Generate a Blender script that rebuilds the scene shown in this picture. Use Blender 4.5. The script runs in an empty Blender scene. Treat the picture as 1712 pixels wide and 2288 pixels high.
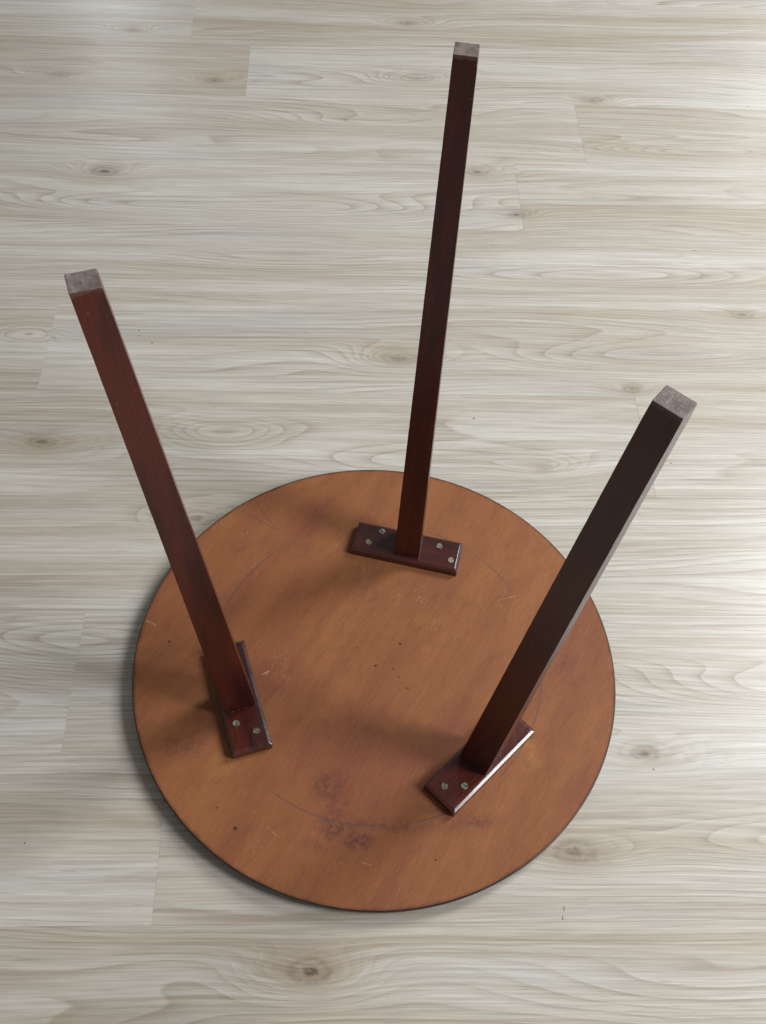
import bpy, bmesh, math, random
from mathutils import Vector, Matrix

random.seed(4)
scene = bpy.context.scene
C = scene.collection

# ------------------------------------------------------------------ camera
cam_data = bpy.data.cameras.new("camera")
cam = bpy.data.objects.new("camera", cam_data)
C.objects.link(cam)
PITCH, ROLL = 0.961045, 0.070772
CAM = Vector((-0.00429, -0.56893, 1.15924))
fwd = Vector((0, math.cos(PITCH), -math.sin(PITCH)))
right = Vector((1, 0, 0)); up = right.cross(fwd)
r2 = right * math.cos(ROLL) + up * math.sin(ROLL)
u2 = up * math.cos(ROLL) - right * math.sin(ROLL)
cam.matrix_world = Matrix(((r2.x, u2.x, -fwd.x, CAM.x), (r2.y, u2.y, -fwd.y, CAM.y),
                           (r2.z, u2.z, -fwd.z, CAM.z), (0, 0, 0, 1)))
cam_data.sensor_fit = 'HORIZONTAL'; cam_data.sensor_width = 36.0; cam_data.lens = 47.09
cam_data.clip_start = 0.01; cam_data.clip_end = 100
scene.camera = cam

# ------------------------------------------------------------------ light of the room
w = bpy.data.worlds.new("World"); scene.world = w; w.use_nodes = True
bg = w.node_tree.nodes['Background']
bg.inputs['Color'].default_value = (1.0, 0.985, 0.955, 1); bg.inputs['Strength'].default_value = 0.165

def window_light(name, az, dist, z, sx, sy, power, col, aim=(0, 0, 0.05)):
    l = bpy.data.lights.new(name, 'AREA'); l.shape = 'RECTANGLE'; l.size = sx; l.size_y = sy
    l.energy = power; l.color = col
    o = bpy.data.objects.new(name, l); C.objects.link(o)
    a = math.radians(az)
    o.location = (dist * math.cos(a), dist * math.sin(a), z)
    d = Vector(aim) - o.location
    o.rotation_euler = d.to_track_quat('-Z', 'Y').to_euler()
    return o
window_light('window_light', 36, 2.9, 2.45, 0.90, 1.4, 92, (0.97, 0.985, 1.0))
window_light('balcony_light', -14, 2.9, 2.3, 0.90, 1.5, 98, (0.97, 0.985, 1.0))
# two far panes whose sheen lies on the floor at the top of the picture
window_light('far_window_light', 110.0, 3.9, 1.22, 0.22, 0.9, 3.0, (0.86, 0.95, 1.0), aim=(-.66, 1.40, 0))
window_light('far_window_light', 65.0, 3.8, 1.22, 0.25, 0.9, 3.6, (0.95, 0.98, 1.0), aim=(.75, 1.35, 0))

scene.view_settings.view_transform = 'Standard'
scene.view_settings.look = 'None'
scene.view_settings.exposure = 0
scene.view_settings.gamma = 1

# ------------------------------------------------------------------ node helpers
class S:
    """a scalar socket with arithmetic"""
    def __init__(s, t, v): s.t, s.v = t, v
    def _m(s, op, *o):
        n = s.t.nodes.new('ShaderNodeMath'); n.operation = op
        for i, x in enumerate((s,) + o):
            if isinstance(x, S): s.t.links.new(x.v, n.inputs[i])
            else: n.inputs[i].default_value = x
        return S(s.t, n.outputs[0])
    def __add__(s, o): return s._m('ADD', o)
    def __radd__(s, o): return s._m('ADD', o)
    def __sub__(s, o): return s._m('SUBTRACT', o)
    def __rsub__(s, o): return (s * -1.0) + o
    def __mul__(s, o): return s._m('MULTIPLY', o)
    def __rmul__(s, o): return s._m('MULTIPLY', o)
    def __truediv__(s, o): return s._m('DIVIDE', o)
    def __pow__(s, o): return s._m('POWER', o)
    def sin(s): return s._m('SINE')
    def exp(s): return s._m('EXPONENT')
    def sqrt(s): return s._m('SQRT')
    def abs(s): return s._m('ABSOLUTE')
    def min(s, o): return s._m('MINIMUM', o)
    def max(s, o): return s._m('MAXIMUM', o)
    def fract(s): return s._m('FRACT')
    def step(s, a, b):                      # 0 at a, 1 at b, smooth
        n = s.t.nodes.new('ShaderNodeMapRange'); n.interpolation_type = 'SMOOTHSTEP'
        s.t.links.new(s.v, n.inputs[0])
        if a <= b:
            n.inputs[1].default_value = a; n.inputs[2].default_value = b
            n.inputs[3].default_value = 0; n.inputs[4].default_value = 1
        else:
            n.inputs[1].default_value = b; n.inputs[2].default_value = a
            n.inputs[3].default_value = 1; n.inputs[4].default_value = 0
        return S(s.t, n.outputs[0])

class Mat:
    def __init__(self, name, ref=None, uv_obj=None):
        self.m = bpy.data.materials.new(name); self.m.use_nodes = True
        self.t = self.m.node_tree
        self.b = self.t.nodes['Principled BSDF']
        tc = self.t.nodes.new('ShaderNodeTexCoord')
        if ref: tc.object = ref
        sp = self.t.nodes.new('ShaderNodeSeparateXYZ')
        self.t.links.new(tc.outputs['Object'], sp.inputs[0])
        self.x, self.y, self.z = (S(self.t, sp.outputs[i]) for i in range(3))
    def attr(self, name):
        n = self.t.nodes.new('ShaderNodeAttribute'); n.attribute_type = 'OBJECT'; n.attribute_name = name
        return S(self.t, n.outputs['Fac'])
    def noise(self, x, y, z, sc=1.0, detail=2.0, rough=0.5):
        c = self.t.nodes.new('ShaderNodeCombineXYZ')
        for i, q in enumerate((x, y, z)):
            if isinstance(q, S): self.t.links.new(q.v, c.inputs[i])
            else: c.inputs[i].default_value = q
        n = self.t.nodes.new('ShaderNodeTexNoise'); n.inputs['Scale'].default_value = sc
        n.inputs['Detail'].default_value = detail; n.inputs['Roughness'].default_value = rough
        self.t.links.new(c.outputs[0], n.inputs['Vector'])
        return S(self.t, n.outputs[0])
    def mix(self, f, a, b):
        n = self.t.nodes.new('ShaderNodeMix'); n.data_type = 'RGBA'
        self.setin(n.inputs[0], f); self.setin(n.inputs[6], a); self.setin(n.inputs[7], b)
        return n.outputs[2]
    def setin(self, inp, v):
        if isinstance(v, S): self.t.links.new(v.v, inp)
        elif isinstance(v, bpy.types.NodeSocket): self.t.links.new(v, inp)
        elif isinstance(v, tuple): inp.default_value = (*v, 1.0) if len(v) == 3 else v
        else: inp.default_value = v
    def bump(self, h, dist, strength=1.0):
        n = self.t.nodes.new('ShaderNodeBump'); n.inputs['Distance'].default_value = dist
        n.inputs['Strength'].default_value = strength
        self.setin(n.inputs['Height'], h)
        self.t.links.new(n.outputs[0], self.b.inputs['Normal'])
    def out(self, **k):
        for a, v in k.items(): self.setin(self.b.inputs[a.replace('_', ' ')], v)
        return self.m

def srgb(r, g, b):
    f = lambda c: (c / 255 / 12.92) if c / 255 <= 0.04045 else ((c / 255 + 0.055) / 1.055) ** 2.4
    return (f(r), f(g), f(b))

def link(name, me, mat=None, parent=None):
    o = bpy.data.objects.new(name, me); C.objects.link(o)
    if mat is not None and me is not None and not me.materials: me.materials.append(mat)
    if parent: o.parent = parent
    return o

def finish(bm, name, bevel=0.0, seg=2, smooth=False):
    if bevel:
        es = [e for e in bm.edges if len(e.link_faces) == 2 and e.calc_face_angle(0) > 0.6]
        bmesh.ops.bevel(bm, geom=es, offset=bevel, segments=seg, profile=0.5, affect='EDGES')
    bmesh.ops.recalc_face_normals(bm, faces=bm.faces)
    if smooth:
        for f in bm.faces: f.smooth = True
    me = bpy.data.meshes.new(name); bm.to_mesh(me); bm.free()
    return me

# ------------------------------------------------------------------ floor
PSI = -0.0762594
W = 0.193; OFF = 1.4275; GAP = 0.00012
floor = bpy.data.objects.new('floor', None); C.objects.link(floor)
floor['kind'] = 'structure'; floor['label'] = 'pale washed oak laminate floor of wide planks'
# rows: x along the planks, y across; rotated by -PSI
floor.rotation_euler = (0, 0, -PSI)

def seg_mask(M, ax, ay, bx, by, wd, x=None, y=None):
    """1 on the segment a-b"""
    x = x or M.x; y = y or M.y
    dx, dy = bx - ax, by - ay; L2 = dx * dx + dy * dy
    t = (((x - ax) * dx + (y - ay) * dy) * (1 / L2)).max(0.0).min(1.0)
    px = x - ax - t * dx; py = y - ay - t * dy
    return (px * px + py * py).sqrt().step(wd * .8, wd * .2)
def spot(M, cx, cy, rx, ry, x=None, y=None, soft=.45):
    x = x or M.x; y = y or M.y
    a = (x - cx) * (1 / rx); b = (y - cy) * (1 / ry)
    return (a * a + b * b).sqrt().step(1.0, soft)

CRUMBS = [(-.345, .562, .0020, .0016), (.443, .333, .0022, .0014), (.155, .415, .0020, .0022), (.335, -.136, .0020, .0012), (-.246, 1.448, .0025, .0015),
          (.215, .809, .0016, .0012), (.769, 1.244, .0026, .0012), (.572, .806, .0030, .0012), (-.369, .589, .0010, .0035), (-.366, .577, .0022, .0010),
          (.206, -.296, .0008, .0045), (.2035, -.306, .0009, .0035), (.62, .05, .0015, .0012), (-.40, -.22, .0015, .0012)]
# knots in floor coordinates: x, y, sigma x, sigma y, ring strength, core size (0 = none), core darkness
KN = [(-0.487, 1.459, .050, .016, 3.5, .010, .7), (0.102, 1.310, .070, .020, 4.0, .017, .35), (0.453, 1.249, .045, .012, 2.5, .010, .6),
      (-0.479, 0.989, .065, .024, 4.5, .013, .95), (0.203, 1.012, .050, .017, 3.0, .012, .65), (0.266, 0.893, .040, .014, 2.2, .009, .8),
      (0.047, 0.536, .075, .026, 4.2, .017, .5), (0.619, 0.648, .050, .016, 2.8, .011, .6), (-0.482, 0.360, .080, .024, 4.0, .012, .8),
      (-0.222, 0.380, .090, .030, 3.2, 0, 0), (0.408, 0.479, .045, .012, 2.5, .009, .7), (-0.246, 0.227, .060, .020, 3.4, .013, .65),
      (0.329, -0.116, .060, .022, 3.5, .011, .75), (0.226, -0.233, .075, .024, 4.0, .015, .8), (-0.077, -0.358, .070, .024, 4.6, .013, 1.0),
      (-0.542, 0.579, .060, .022, -2.2, 0, 0), (0.255, 0.322, .070, .022, 2.4, .008, .4), (0.089, 1.517, .060, .018, 2.4, .010, .5),
      (-0.608, 1.292, .060, .018, 2.5, .012, .5), (-0.30, 1.285, .050, .016, 2.5, .009, .7),
      (-1.1, 0.7, .07, .022, 3.5, .012, .8), (1.05, 0.30, .07, .022, 3.5, .012, .8), (1.2, 1.1, .07, .022, 3.5, .012, .8),
      # cathedral figures: long bumps with no core
      (-0.40, 0.030, .280, .050, 5.5, 0, 0), (-0.62, -0.02, .22, .045, -3.5, 0, 0), (-0.10, 0.892, .260, .040, 4.0, 0, 0),
      (0.660, 1.088, .250, .036, 5.0, 0, 0), (-0.02, 1.153, .200, .030, 3.2, 0, 0), (0.560, -0.030, .250, .042, 4.0, 0, 0),
      (0.43, 0.735, .250, .035, 3.6, 0, 0), (-0.15, 0.752, .220, .030, 3.0, 0, 0), (0.520, -0.225, .240, .045, 3.6, 0, 0),
      (0.10, 0.332, .200, .030, 2.8, 0, 0), (0.40, 0.540, .24, .034, 3.2, 0, 0), (-0.45, 0.90, .2, .035, 3.0, 0, 0),
      (-0.42, -0.44, .25, .06, 3.5, 0, 0), (0.40, -0.40, .30, .05, 2.8, 0, 0)]

def floor_material():
    M = Mat('washed_oak_laminate', ref=floor)
    x, y = M.x, M.y
    seed = M.attr('seed'); tone = M.attr('tone'); tilt = M.attr('tilt')
    u = x + seed * 31.0; v = y + seed * 17.0
    # wobble shared by everything drawn on the plank
    wob = M.noise(u * 3.0, v * 14.0, seed * 9.0, detail=3.0) - 0.5
    low = M.noise(u * 1.1, v * 9.0, seed * 23.0, detail=1.5, rough=0.4) - 0.5
    F = low * (tilt * 5.0 + 5.5) + (y * (tilt * 34.0 + 22.0)) + wob * 0.75
    dark = None; fig = None; warm = None
    yw = y + wob * 0.010; xw = x + (M.noise(u * 14.0, v * 40.0, 3.0, detail=2.0) - 0.5) * 0.02
    for (kx, ky, sx, sy, st, core, dk) in KN:
        a = (xw - kx) * (1 / sx); b = (yw - ky) * (1 / sy)
        q = a * a + b * b
        g = (q * -1.0).exp()
        if core:
            F = F + g * st
            a2 = (xw - kx) * (1 / (core * 1.7)); b2 = (yw - ky) * (1 / (core * .92))
            q2 = a2 * a2 + b2 * b2
            c = (q2 * -1.0).exp() * (((q2 + .02).sqrt() * 8.5 + wob * 6.0).sin() * .28 + .72) * dk
            h = (q2 * -.16).exp() * dk
            dark = c if dark is None else dark.max(c)
            warm = h if warm is None else warm.max(h)
        else:
            F = F + g * st
            fig = g if fig is None else fig.max(g)
    saw = (F * 1.75).fract()
    ringl = saw ** 3.5 * (1.0 - saw.step(0.93, 1.0))                     # slow rise, quick fall: late wood lines
    fringe = (F * 5.5 + wob * 2.0).sin() * 0.5 + 0.5
    amp = M.noise(u * 1.7, v * 11.0, seed * 5.0 + 4.0, detail=1.5).step(0.36, 0.66).max(fig.step(.10, .60) * .95)
    vc = v * 0.60 + F * 0.010; vf = v * 0.85 + F * 0.004
    streak = M.noise(u * 0.9, vc * 34.0, seed * 11.0, detail=3.0, rough=0.6)
    fibre = M.noise(u * 4.0, vf * 300.0, seed * 3.0, detail=3.0, rough=0.65)
    mid = M.noise(u * 1.8, vc * 85.0, seed * 13.0, detail=3.0, rough=0.6)
    fine = M.noise(u * 16.0, vf * 520.0, seed * 3.0, detail=2.0, rough=0.6)
    pores = M.noise(u * 26.0, v * 620.0, seed * 7.0 + 2.0, detail=1.0).step(0.66, 0.80)
    blot = M.noise(u * 0.9, vc * 16.0, seed * 7.0, detail=2.0)
    grain = M.noise(x * 900.0, y * 900.0, 0.0, detail=1.0) - 0.5
    cool = M.noise(u * 1.6, v * 20.0, seed * 19.0 + 7.0, detail=2.0)
    pale = (0.612, 0.588, 0.530); tan = (0.455, 0.396, 0.314); line = (0.315, 0.252, 0.182); grey = (0.505, 0.498, 0.478)
    f = (streak.step(0.38, 0.64) * 0.42 + blot.step(0.40, 0.60) * 0.52 + tone - 0.5).max(0.0).min(1.0)
    col = M.mix(f, pale, tan)
    col = M.mix(cool.step(0.55, 0.72) * 0.55, col, grey)
    col = M.mix((fringe * amp * 0.16), col, tan)
    rl = (ringl * (amp * 0.66 + 0.12) * (fibre * 0.9 + 0.55)).min(1.0)
    col = M.mix(rl, col, line)
    white = (saw - 0.02).step(0.16, 0.0) * (amp * 0.5 + 0.1)
    col = M.mix(white * 0.25, col, (0.66, 0.64, 0.585))
    col = M.mix(mid.step(0.50, 0.66) * 0.20, col, line)
    col = M.mix(fibre.step(0.48, 0.64) * 0.27, col, line)
    col = M.mix(fibre.step(0.47, 0.34) * 0.26, col, (0.66, 0.64, 0.585))
    hair = M.noise(u * 1.6, vf * 400.0, seed * 29.0 + 1.0, detail=2.0, rough=.6)
    col = M.mix(hair.step(0.58, 0.66) * 0.26, col, line)
    col = M.mix(hair.step(0.43, 0.36) * 0.20, col, (0.68, 0.665, 0.62))
    col = M.mix(pores * 0.35, col, (0.23, 0.19, 0.155))
    col = M.mix(warm * 0.60 * (fringe * .6 + .4), col, (0.36, 0.26, 0.165))
    ncore = M.noise(x * 150.0, y * 260.0, 1.0, detail=3.0, rough=.7).step(0.30, 0.62)
    col = M.mix((dark * (ncore * 0.65 + 0.45)).min(1.0), col, (0.135, 0.095, 0.068))
    # crumbs and short hairs lying about
    crumb = None
    for (cx, cy, rx, ry) in CRUMBS:
        q = spot(M, cx, cy, rx, ry, soft=.5); crumb = q if crumb is None else crumb.max(q)
    col = M.mix(crumb * .8, col, (0.10, 0.070, 0.050))
    # colour variation pixel fine
    hs = M.t.nodes.new('ShaderNodeHueSaturation')
    M.setin(hs.inputs['Value'], 1.0 + (fine - 0.5) * 0.55 + grain * 0.30); M.setin(hs.inputs['Color'], col)
    M.setin(hs.inputs['Saturation'], 0.95)
    h = M.noise(x * 12.0, y * 420.0, 5.0, detail=1.0)
    M.bump(h, 0.00006, 0.5)
    M.out(Base_Color=hs.outputs[0], Roughness=(h * 0.10 + 0.27), Specular_IOR_Level=0.5)
    return M.m
floor_mat = floor_material()

JO = {-1: -.365, 0: -.239, 1: .414, 2: .275, 3: .13, 4: -.506, 5: .410, 6: .02, 7: -.377, 8: -.248, 9: -.645}
PL = 1.285; TH = 0.008
plank_mesh = {}
def plank_me(L, Wd):
    k = (round(L, 4), round(Wd, 4))
    if k not in plank_mesh:
        bm = bmesh.new(); bmesh.ops.create_cube(bm, size=1)
        for q in bm.verts:
            q.co.x *= L - GAP; q.co.y *= Wd - GAP; q.co.z = (q.co.z - .5) * TH
        es = [e for e in bm.edges if all(abs(q.co.z) < 1e-6 for q in e.verts)]
        bmesh.ops.bevel(bm, geom=es, offset=0.00012, segments=1, affect='EDGES')
        bmesh.ops.recalc_face_normals(bm, faces=bm.faces)
        me = bpy.data.meshes.new('plank'); bm.to_mesh(me); bm.free(); me.materials.append(floor_mat)
        plank_mesh[k] = me
    return plank_mesh[k]
rr = random.Random(11)
TONE = {(0, 0): .75, (0, 1): .25, (-1, 0): .35, (-1, 1): .72, (1, 1): .38, (8, 0): .50, (8, 1): .42, (4, 0): .50, (4, 1): .42, (2, 0): .34, (2, 1): .52}
for row in range(-9, 17):
    y = OFF - (row + 0.5) * W
    j = JO.get(row, rr.uniform(-.6, .6))
    k0 = math.floor((-2.6 - j) / PL)
    for k in range(k0, k0 + 6):
        xa = j + k * PL; xb = xa + PL
        if xa > 2.6: break
        o = link('plank', plank_me(PL, W), None, floor)
        o.location = ((xa + xb) / 2, y, 0)
        o['seed'] = rr.random(); o['tilt'] = rr.random() ** 2
        o['tone'] = TONE.get((row, k + 1), rr.uniform(.26, .62))
bm = bmesh.new(); bmesh.ops.create_cube(bm, size=1)
for q in bm.verts:
    q.co.x *= 7.6; q.co.y *= 5.1; q.co.z = (q.co.z - .5) * .02 - .0085
    q.co.y += OFF - 4 * W
under = Mat('dark_underlay').out(Base_Color=(0.05, 0.04, 0.03), Roughness=0.9)
link('underlay', finish(bm, 'underlay'), under, floor)

# ------------------------------------------------------------------ the table
R, TZ = 0.3019, 0.018
PT = 0.0125
table = bpy.data.objects.new('upside_down_table', None); C.objects.link(table)
table['label'] = 'round three-legged wooden table lying upside down on the laminate floor, dark red-brown legs pointing up'
table['category'] = 'table'

def top_material():
    M = Mat('stained_plywood', ref=table)
    x, y = M.x, M.y
    ca, sa = math.cos(math.radians(63)), math.sin(math.radians(63))
    s = x * ca + y * sa; t = y * ca - x * sa               # s along the fibre
    big = M.noise(s * 5.0, t * 11.0, 2.0, detail=3.0)
    band = M.noise(s * 2.5, t * 22.0, 1.0, detail=3.0, rough=0.6)
    fib = M.noise(s * 22.0, t * 330.0, 4.0, detail=3.0, rough=0.65)
    fleck = M.noise(s * 60.0, t * 420.0, 8.0, detail=1.0).step(0.62, 0.78)
    mott = M.noise(s * 28.0, t * 52.0, 5.0, detail=4.0, rough=0.65)
    fib2 = M.noise(s * 55.0, t * 760.0, 6.0, detail=2.0, rough=0.7)
    grit = M.noise(x * 700.0, y * 700.0, 1.0, detail=2.0, rough=.7) - 0.5
    a = (0.250, 0.090, 0.039); b = (0.318, 0.127, 0.048); c = (0.195, 0.063, 0.037)
    col = M.mix(band.step(0.30, 0.72) * .6 + .2, a, b)
    col = M.mix(big.step(0.46, 0.66) * 0.50, col, c)
    col = M.mix(mott.step(0.48, 0.70) * 0.32, col, c)
    col = M.mix(fib.step(0.50, 0.74) * 0.34, col, (0.15, 0.058, 0.030))
    col = M.mix(fleck * 0.22, col, (0.40, 0.19, 0.07))
    # purple-brown stains
    nz = M.noise(x * 110.0, y * 110.0, 7.0, detail=4.0, rough=0.7)
    ns = nz.step(0.36, 0.66)
    st = None
    for (cx, cy, rx, ry, am) in ((-.045, -.165, .028, .024, .75), (-.034, -.212, .026, .026, .85), (-.006, -.226, .022, .016, .95), (-.035, -.19, .02, .03, .5), (.03, -.207, .085, .010, .45), (-.05, -.235, .03, .012, .4), (.10, -.20, .06, .012, .4),
                             (.128, -.194, .036, .014, .55), (.10, -.185, .05, .008, .4), (-.225, -.128, .035, .016, .5), (.243, .01, .022, .05, .30),
                             (.17, .255, .05, .02, .0), (-.02, .10, .04, .03, .25), (-.19, -.09, .05, .03, .25)):
        if am: 
            q = spot(M, cx, cy, rx * 1.2, ry * 1.2, soft=.1) * am; st = q if st is None else st.max(q)
    col = M.mix(st * (ns * .80 + .16), col, (0.078, 0.024, 0.032))
    # yellowish worn spots round the plates
    wn = M.noise(x * 55.0, y * 55.0, 11.0, detail=3.0).step(0.40, 0.62)
    yl = None
    for (cx, cy, rx, ry, am) in ((.192, -.106, .022, .030, .9), (-.03, .145, .028, .012, .5), (-.115, -.03, .012, .03, .6), (-.18, -.145, .03, .03, .4), (.06, .05, .04, .04, .35), (.155, .10, .03, .018, .4)):
        q = spot(M, cx, cy, rx * 1.2, ry * 1.2, soft=.1) * am; yl = q if yl is None else yl.max(q)
    col = M.mix(yl * wn * .55, col, (0.40, 0.185, 0.055))
    # pale scuffs
    pn = M.noise(x * 260.0, y * 260.0, 3.0, detail=3.0, rough=.7).step(0.52, 0.66)
    pl = None
    for (cx, cy, rx, ry, am) in ((.027, .096, .006, .004, .8), (.052, .093, .014, .008, .8), (.078, .064, .013, .008, 1), (.066, .050, .016, .006, .8),
                                 (-.215, .190, .026, .012, .40), (-.186, .173, .016, .012, .5), (-.289, .030, .007, .004, 1), (-.025, .134, .016, .008, .7),
                                 (-.098, .045, .005, .004, .8), (.103, .038, .009, .012, .4), (.05, .11, .03, .015, .35), (-.137, -.027, .009, .006, 1),
                                 (-.12, -.01, .02, .03, .3), (-.03, -.255, .02, .02, .2), (-.12, -.24, .016, .022, .3), (.01, .15, .02, .006, .5)):
        q = spot(M, cx, cy, rx, ry, soft=.3) * am; pl = q if pl is None else pl.max(q)
    col = M.mix(pl * pn * .75, col, (0.46, 0.28, 0.16))
    sc = None
    for (p, wd, am) in (((-.109, -.219, -.095, -.229), .0010, .8), ((-.003, -.249, .010, -.252), .0009, .8), ((.155, .100, .179, .109), .0012, .7),
                        ((-.131, -.205, -.121, -.195), .0008, .5), ((-.139, -.03, -.132, -.025), .0016, .9), ((-.19, .105, -.16, .14), .0008, .4), ((-.09, .235, -.02, .247), .0007, .3),
                        ((-.295, .033, -.284, .028), .0016, .9), ((.17, .07, .176, .10), .0007, .5)):
        q = seg_mask(M, *p, wd) * am; sc = q if sc is None else sc.max(q)
    col = M.mix(sc * (M.noise(x * 160.0, y * 160.0, 21.0, detail=2.0).step(.38, .60) * .75 + .05), col, (0.48, 0.31, 0.19))
    # pencil: scribed circle, a V and a squiggle
    rad = ((x - .0005) * (x - .0005) + y * y).sqrt()
    circ = (rad + (M.noise(x * 9.0, y * 9.0, 0.0) - .5) * .0016 - .2085).abs().step(.0014, .0004)
    cvar = M.noise(x * 9.0, y * 9.0, 6.0, detail=2.0).step(0.42, 0.56) * .75 + .05
    pen = circ * cvar
    for (p, am) in (((-.200, .213, -.148, .187), .8), ((-.183, .232, -.148, .187), .8), ((-.166, .241, -.140, .246), .5), ((-.140, .246, -.117, .242), .5), ((-.117, .242, -.124, .218), .45),
                    ((-.205, .210, -.190, .228), .35), ((-.099, .19, -.118, .205), .3)):
        pen = pen.max(seg_mask(M, *p, .0012) * am)
    col = M.mix(pen * .68, col, (0.085, 0.065, 0.070))
    hl = None
    for (cx, cy, r, am) in ((0, -.007, .0022, 1), (.029, .026, .0024, .8), (-.019, -.008, .0018, .5), (.022, -.010, .0022, .5), (.041, -.035, .0024, .55),
                        (-.262, .006, .0026, .7), (.082, -.241, .0018, .9), (-.146, -.222, .0034, .75), (-.025, .016, .002, .5), (.012, .030, .0015, .4), (.03, -.02, .002, .5), (-.10, -.285, .002, .8), (-.17, -.2, .002, .5)):
        q = spot(M, cx, cy, r, r * .9, soft=.4) * am; hl = q if hl is None else hl.max(q)
    col = M.mix(hl, col, (0.020, 0.013, 0.012))
    # darker stain creeping in from the rim
    edge = (rad + (mott - .5) * .006).step(.2965, .3025)
    col = M.mix(edge * .7, col, (0.055, 0.022, 0.014))
    hs = M.t.nodes.new('ShaderNodeHueSaturation')
    M.setin(hs.inputs['Value'], 1.0 + (fib - .5) * .45 + (fib2 - .5) * .55 + (band - .5) * .12 + grit * .50); M.setin(hs.inputs['Color'], col)
    M.bump(fib * .6 + fleck * .5 - pn * pl - hl * 2.0, .00012, .7)
    M.out(Base_Color=hs.outputs[0], Roughness=mott * .14 + .50, Specular_IOR_Level=.22)
    return M.m

def mahogany(name, ref_axis, worn=False, gloss=0.10, coat_rough=.2, rough=.30):
    """dark red-brown varnish; ref_axis 'z' for legs, 'x' for plates (object space)"""
    M = Mat(name)
    seed = M.attr('seed'); redd = M.attr('redness')
    if ref_axis == 'z': s, a, b = M.z, M.x, M.y
    else: s, a, b = M.x, M.y, M.z
    sd = seed * 13.0
    fl = M.noise(s * 7.0, a * 80.0 + sd, b * 80.0, detail=4.0, rough=.65)
    fi = M.noise(s * 26.0, a * 600.0 + sd, b * 600.0, detail=3.0, rough=.65)
    bl = M.noise(s * 5.0, a * 34.0 + sd, b * 34.0, detail=3.0)
    mo = M.noise(s * 90.0, a * 90.0 + sd, b * 90.0, detail=3.0, rough=.7)
    base = M.mix(fl.step(.38, .64), (0.034, 0.0066, 0.0058), (0.058, 0.0092, 0.0068))
    base = M.mix((bl.step(.34, .72) * redd).min(1.0), base, (0.098, 0.0150, 0.0085))
    base = M.mix(fi.step(.46, .70) * .40, base, (0.015, 0.0050, 0.0048))
    # nicks and small pale specks
    sp = M.noise(s * 330.0, a * 330.0 + sd, b * 330.0, detail=1.0).step(.77, .81)
    base = M.mix(sp * .5, base, (0.30, 0.19, 0.13))
    if ref_axis == 'z':                                   # varnish rubbed off round the foot
        rub = (M.z + (mo - .5) * .010).step(.6655, .6680)
        base = M.mix(rub * .3, base, (0.20, 0.14, 0.12))
    if worn:
        wn = M.noise(s * 60.0, a * 60.0 + sd, b * 60.0, detail=4.0, rough=.75).step(.50, .66)
        base = M.mix(wn * .75, base, (0.17, 0.095, 0.070))
    M.bump(fl * .5 + fi * .25 + mo * .6 + (M.noise(s * 40.0, a * 130.0, b * 130.0, detail=2.0) * 1.2 if ref_axis == 'x' else 0.0), .00022 if ref_axis == 'z' else .0009, .7)
    M.out(Base_Color=base, Roughness=(mo * .16 + rough - .04), Specular_IOR_Level=.34 if ref_axis == 'z' else .42, Coat_Weight=gloss, Coat_Roughness=coat_rough)
    return M.m

def end_grain():
    M = Mat('worn_end_grain')
    seed = M.attr('seed') * 7.0
    n1 = M.noise(M.x * 170.0 + seed, M.y * 170.0, 0.0, detail=4.0, rough=.7)
    n2 = M.noise(M.x * 60.0 + seed, M.y * 60.0, 3.0, detail=2.0)
    n3 = M.noise(M.x * 500.0 + seed, M.y * 900.0, 3.0, detail=2.0)
    c = M.mix(n2.step(.35, .65), (0.140, 0.100, 0.086), (0.205, 0.162, 0.142))
    c = M.mix(n1.step(.50, .66) * .5, c, (0.28, 0.25, 0.24))
    c = M.mix(n1.step(.45, .33) * .55, c, (0.065, 0.034, 0.030))
    c = M.mix(M.noise(M.x * 240.0 + seed, M.y * 50.0, 9.0, detail=3.0).step(.58, .66) * .35, c, (0.38, 0.36, 0.36))
    M.bump(n1 + n3 * .4, .0006, .8)
    M.out(Base_Color=c, Roughness=n1 * .2 + .45)
    return M.m

M_TOP = top_material()
M_LEG = mahogany('mahogany_varnish_leg', 'z')
M_PLATE = mahogany('mahogany_varnish_plate', 'x', gloss=.8, coat_rough=.13)
M_EDGE = mahogany('rubbed_mahogany_edge', 'z', worn=True)
M_END = end_grain()
def rim_material():
    M = Mat('dark_rim')
    n = M.noise(M.x * 60.0, M.y * 60.0, M.z * 300.0, detail=3.0)
    c = M.mix(n.step(.4, .65), (0.016, 0.011, 0.009), (0.040, 0.022, 0.017))
    M.bump(n, .0002, .5)
    return M.out(Base_Color=c, Roughness=.36)
M_RIM = rim_material()
def screw_material():
    M = Mat('dull_screw_steel')
    n = M.noise(M.x * 260.0, M.y * 260.0, M.attr('seed') * 40.0, detail=3.0, rough=.7)
    c = M.mix(n.step(.38, .62), (0.15, 0.12, 0.08), (0.46, 0.42, 0.33))
    M.bump(n, .0001, .4)
    return M.out(Base_Color=c, Roughness=n * .2 + .34, Metallic=.6)
M_SCREW = screw_material()
def glue_material():
    M = Mat('old_glue')
    n = M.noise(M.x * 160.0, M.y * 160.0, M.z * 200.0, detail=3.0, rough=.7)
    return M.out(Base_Color=M.mix(n.step(.50, .66), (0.020, 0.009, 0.008), (0.15, 0.105, 0.085)), Roughness=.5)
M_GLUE = glue_material()

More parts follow.
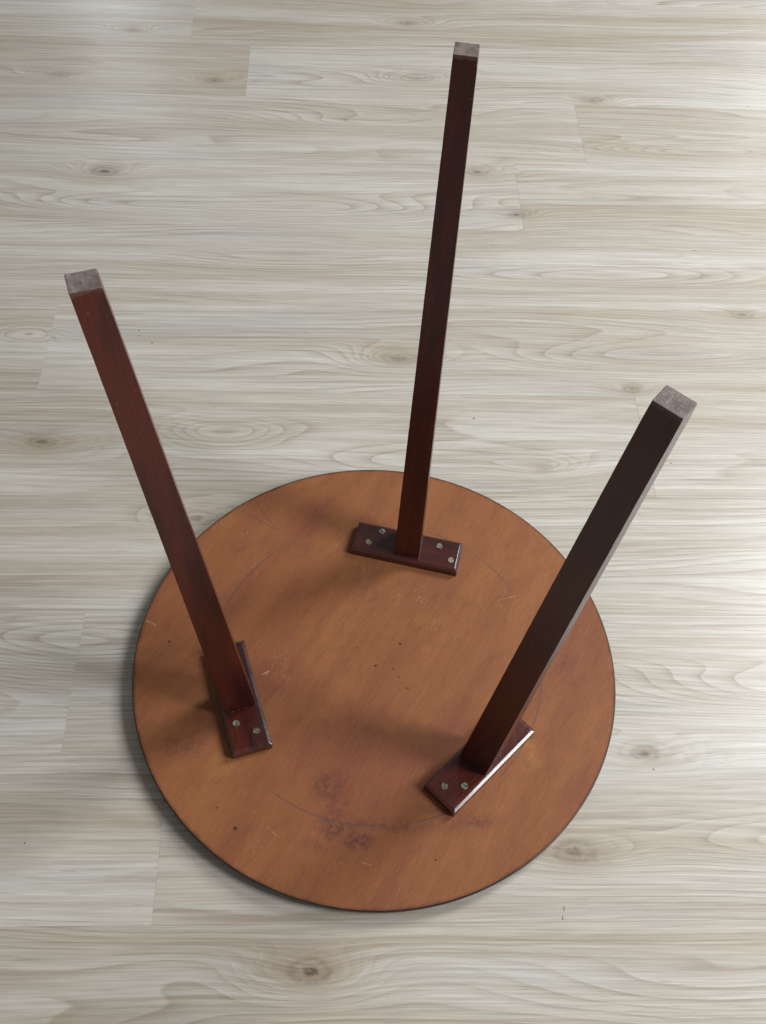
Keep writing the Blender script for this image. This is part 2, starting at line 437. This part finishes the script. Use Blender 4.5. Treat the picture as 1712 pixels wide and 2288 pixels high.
# tabletop: turned panel, seen from below
def lathe(prof, n=192):
    bm = bmesh.new(); rings = []
    for (r, z) in prof:
        if r < 1e-6: rings.append([bm.verts.new((0, 0, z))])
        else: rings.append([bm.verts.new((r * math.cos(2 * math.pi * i / n), r * math.sin(2 * math.pi * i / n), z)) for i in range(n)])
    for a, b in zip(rings, rings[1:]):
        for i in range(n):
            j = (i + 1) % n
            if len(a) == 1: bm.faces.new((a[0], b[i], b[j]))
            elif len(b) == 1: bm.faces.new((a[i], b[0], a[j]))
            else: bm.faces.new((a[i], b[i], b[j], a[j]))
    return bm
bm = lathe([(0, 0.0006), (R - .0092, 0.0006), (R - .0030, .0080), (R - .0014, .0130), (R - .0014, TZ), (0, TZ)])
link('tabletop', finish(bm, 'tabletop'), M_TOP, table)
top = [c for c in table.children][0]
bm = lathe([(R - .0090, .0003), (R - .0080, .0003), (R - .0050, .0022), (R - .0022, .0062), (R - .0005, .0105), (R, .0130), (R, TZ - .0008), (R - .0004, TZ - .0002), (R - .0013, TZ + .00005), (R - .0016, TZ - .0003)])
me = finish(bm, 'edge_band', smooth=True)
link('edge_band', me, M_RIM, top)

# screws: slotted countersunk heads, two half moons on a disc
def screw_mesh():
    bm = bmesh.new(); r = .0042; sl = .00085; n = 14
    def prism(pts, z0, z1):
        a = [bm.verts.new((*p, z0)) for p in pts]; b = [bm.verts.new((*p, z1)) for p in pts]
        bm.faces.new(b); bm.faces.new(list(reversed(a)))
        for i in range(len(pts)):
            j = (i + 1) % len(pts); bm.faces.new((a[i], a[j], b[j], b[i]))
    prism([(r * math.cos(2 * math.pi * i / 24), r * math.sin(2 * math.pi * i / 24)) for i in range(24)], -.001, .0002)
    a0 = math.asin(sl / (r * .96))
    for s in (0, math.pi):
        pts = [(r * .96 * math.cos(s + a0 + (math.pi - 2 * a0) * i / n), r * .96 * math.sin(s + a0 + (math.pi - 2 * a0) * i / n)) for i in range(n + 1)]
        prism(pts, .0002, .0009)
    return finish(bm, 'screw', bevel=.00022, seg=1)
scr_me = screw_mesh(); scr_me.materials.append(M_SCREW)

PLX, PLY = .0722, .0238            # half length (tangential), half width (radial)
def plate_mesh():
    """rectangular cleat with a sloping planed edge all round"""
    bm = bmesh.new(); rings = []
    for ins, z in ((.0006, 0), (0, .0006), (0, PT - .0025), (.0004, PT - .0020), (.0033, PT - .0002), (.0041, PT)):
        rings.append([bm.verts.new((sx * (PLX - ins), sy * (PLY - ins), z)) for sx, sy in ((1, 1), (-1, 1), (-1, -1), (1, -1))])
    for p, q in zip(rings, rings[1:]):
        for i in range(4): bm.faces.new((p[i], p[(i + 1) % 4], q[(i + 1) % 4], q[i]))
    bm.faces.new(rings[0][::-1]); bm.faces.new(rings[-1])
    es = [e for e in bm.edges if abs(abs(e.verts[0].co.x) - abs(e.verts[1].co.x)) < .006 and abs(abs(e.verts[0].co.y) - abs(e.verts[1].co.y)) < .006
          and (e.verts[0].co - e.verts[1].co).length < .012]
    bmesh.ops.bevel(bm, geom=es, offset=.0007, segments=2, profile=.5, affect='EDGES')
    me = finish(bm, 'mounting_plate'); me.materials.append(M_PLATE)
    return me
plate_me = plate_mesh()

def leg_mesh(P, h0, h1, nick):
    """P: base radial, base tangential, tip radial, tip tangential, widths base r/s, tip r/s (mm), twist base/tip (deg).
    local x radial, y tangential, z up, origin on the base centre"""
    rn = random.Random(nick + 5)
    bm = bmesh.new(); NS = 56; rings = []
    for k in range(NS + 1):
        f = k / NS
        cr = (P[2] - P[0]) * f / 1000; cs = (P[3] - P[1]) * f / 1000
        wr = (P[4] + (P[6] - P[4]) * f) / 1000; ws = (P[5] + (P[7] - P[5]) * f) / 1000
        jr, js = (rn.gauss(0, .00009), rn.gauss(0, .00009)) if 0 < k < NS else (0, 0)
        wr += jr; ws += js
        t = math.radians(P[8] + (P[9] - P[8]) * f); z = (h1 - h0) * f
        rings.append([bm.verts.new((cr + sx * wr / 2 * math.cos(t) - sy * ws / 2 * math.sin(t), cs + sx * wr / 2 * math.sin(t) + sy * ws / 2 * math.cos(t), z))
                      for sx, sy in ((1, 1), (-1, 1), (-1, -1), (1, -1))])
    for a, b in zip(rings, rings[1:]):
        for i in range(4): bm.faces.new((a[i], a[(i + 1) % 4], b[(i + 1) % 4], b[i]))
    bm.faces.new(rings[0][::-1]); top_f = bm.faces.new(rings[-1]); top_f.material_index = 1
    long_e = [e for e in bm.edges if abs(e.verts[0].co.z - e.verts[1].co.z) > .01]
    bmesh.ops.bevel(bm, geom=long_e, offset=.0011, segments=3, profile=.5, affect='EDGES')
    es = [e for e in bm.edges if all(q.co.z > h1 - h0 - 1e-5 for q in e.verts) and e.is_boundary is False]
    bmesh.ops.bevel(bm, geom=es, offset=.0006, segments=2, profile=.5, affect='EDGES')
    bmesh.ops.recalc_face_normals(bm, faces=bm.faces)
    for f in bm.faces:
        if f.calc_center_median().z > h1 - h0 - .0001 and f.normal.z > .9: f.material_index = 1
        n = f.normal; t = math.radians(P[8] + (P[9] - P[8]) * f.calc_center_median().z / (h1 - h0))
        if abs(n.z) < .5:
            u = abs(n.x * math.cos(t) + n.y * math.sin(t)); u2 = abs(-n.x * math.sin(t) + n.y * math.cos(t))
            if max(u, u2) < .96: f.material_index = 2; f.smooth = True
    me = bpy.data.meshes.new('leg'); bm.to_mesh(me); bm.free()
    me.materials.append(M_LEG); me.materials.append(M_END); me.materials.append(M_EDGE)
    return me

H1 = .70087
LEGS = [  # angle, redness (light on the visible face put into colour), label, section parameters, plate centre (radial, tangential)
    (1.40412, .20, 'rear leg, furthest from the camera', (171.9, -4.8, 226.8, -.1, 37.3, 33.5, 19.6, 21.0, 2.9, 5.2), (.1700, -.0035)),
    (3.51151, 1.5, 'leg on the left with varnish reddened for the window light on it', (177.5, 3.5, 225.9, 0, 37.2, 34.7, 21.7, 19.3, 1.9, 2.0), (.1760, .0020)),
    (5.55772, .40, 'leg on the right with shaded inner face', (177.3, -3.9, 227.1, -.2, 37.0, 33.5, 22.5, 17.8, 7.3, 4.1), (.1790, -.0040))]
for k, (a, red, lab, P, pc) in enumerate(LEGS):
    er = Vector((math.cos(a), math.sin(a), 0)); et = Vector((-math.sin(a), math.cos(a), 0))
    o = link('leg', leg_mesh(P, TZ + PT, H1, k), None, table)
    o.location = er * P[0] / 1000 + et * P[1] / 1000 + Vector((0, 0, TZ + PT)); o.rotation_euler = (0, 0, a)
    o['seed'] = .13 + .31 * k; o['redness'] = red; o['label'] = lab
    p = link('mounting_plate', plate_me, None, table)
    p.location = er * pc[0] + et * pc[1] + Vector((0, 0, TZ + .0002)); p.rotation_euler = (0, 0, a - math.pi / 2)
    p['seed'] = .5 + .21 * k; p['redness'] = (.35, .75, 1.0)[k]
    # plate local: +x = clockwise tangent (-s), +y = radial outward
    for (s, r) in ((.038, .0140), (.0520, -.0075), (-.0420, .0100), (-.0610, -.0080)) if k == 0 else \
                  ((.035, .0110), (.051, -.0100), (-.036, .0125), (-.0500, .0010)) if k == 1 else \
                  ((.026, .0020), (.0360, -.0120), (-.0400, .0100), (-.0570, -.0060)):
        q = link('screw', scr_me, None, p)
        q.location = (-s, r, PT + .0001); q.rotation_euler = (0, 0, rr.uniform(0, 3.1)); q['seed'] = rr.random()
    # dirt and old glue along the joint of leg and plate
    bm = bmesh.new(); rg = random.Random(k); cor = []
    t0 = math.radians(P[8])
    for sx, sy in ((1, 1), (-1, 1), (-1, -1), (1, -1)):
        cor.append((sx * P[4] / 2000 * math.cos(t0) - sy * P[5] / 2000 * math.sin(t0), sx * P[4] / 2000 * math.sin(t0) + sy * P[5] / 2000 * math.cos(t0)))
    inn, out_, hi = [], [], []
    for i in range(4):
        (x0, y0), (x1, y1) = cor[i], cor[(i + 1) % 4]
        for j in range(12):
            f = j / 12; x, y = x0 + (x1 - x0) * f, y0 + (y1 - y0) * f
            m = 1 + rg.uniform(.012, .055); hgt = rg.uniform(.0003, .0016 if k == 1 else .0009)
            hi.append(bm.verts.new((x * 1.004, y * 1.004, hgt))); out_.append(bm.verts.new((x * m, y * m, -.0001))); inn.append(bm.verts.new((x * .98, y * .98, -.0001)))
    n = len(hi)
    for i in range(n):
        j = (i + 1) % n
        bm.faces.new((out_[i], out_[j], hi[j], hi[i])); bm.faces.new((hi[i], hi[j], inn[j], inn[i]))
    link('glue_seam', finish(bm, 'glue_seam', smooth=True), M_GLUE, o)
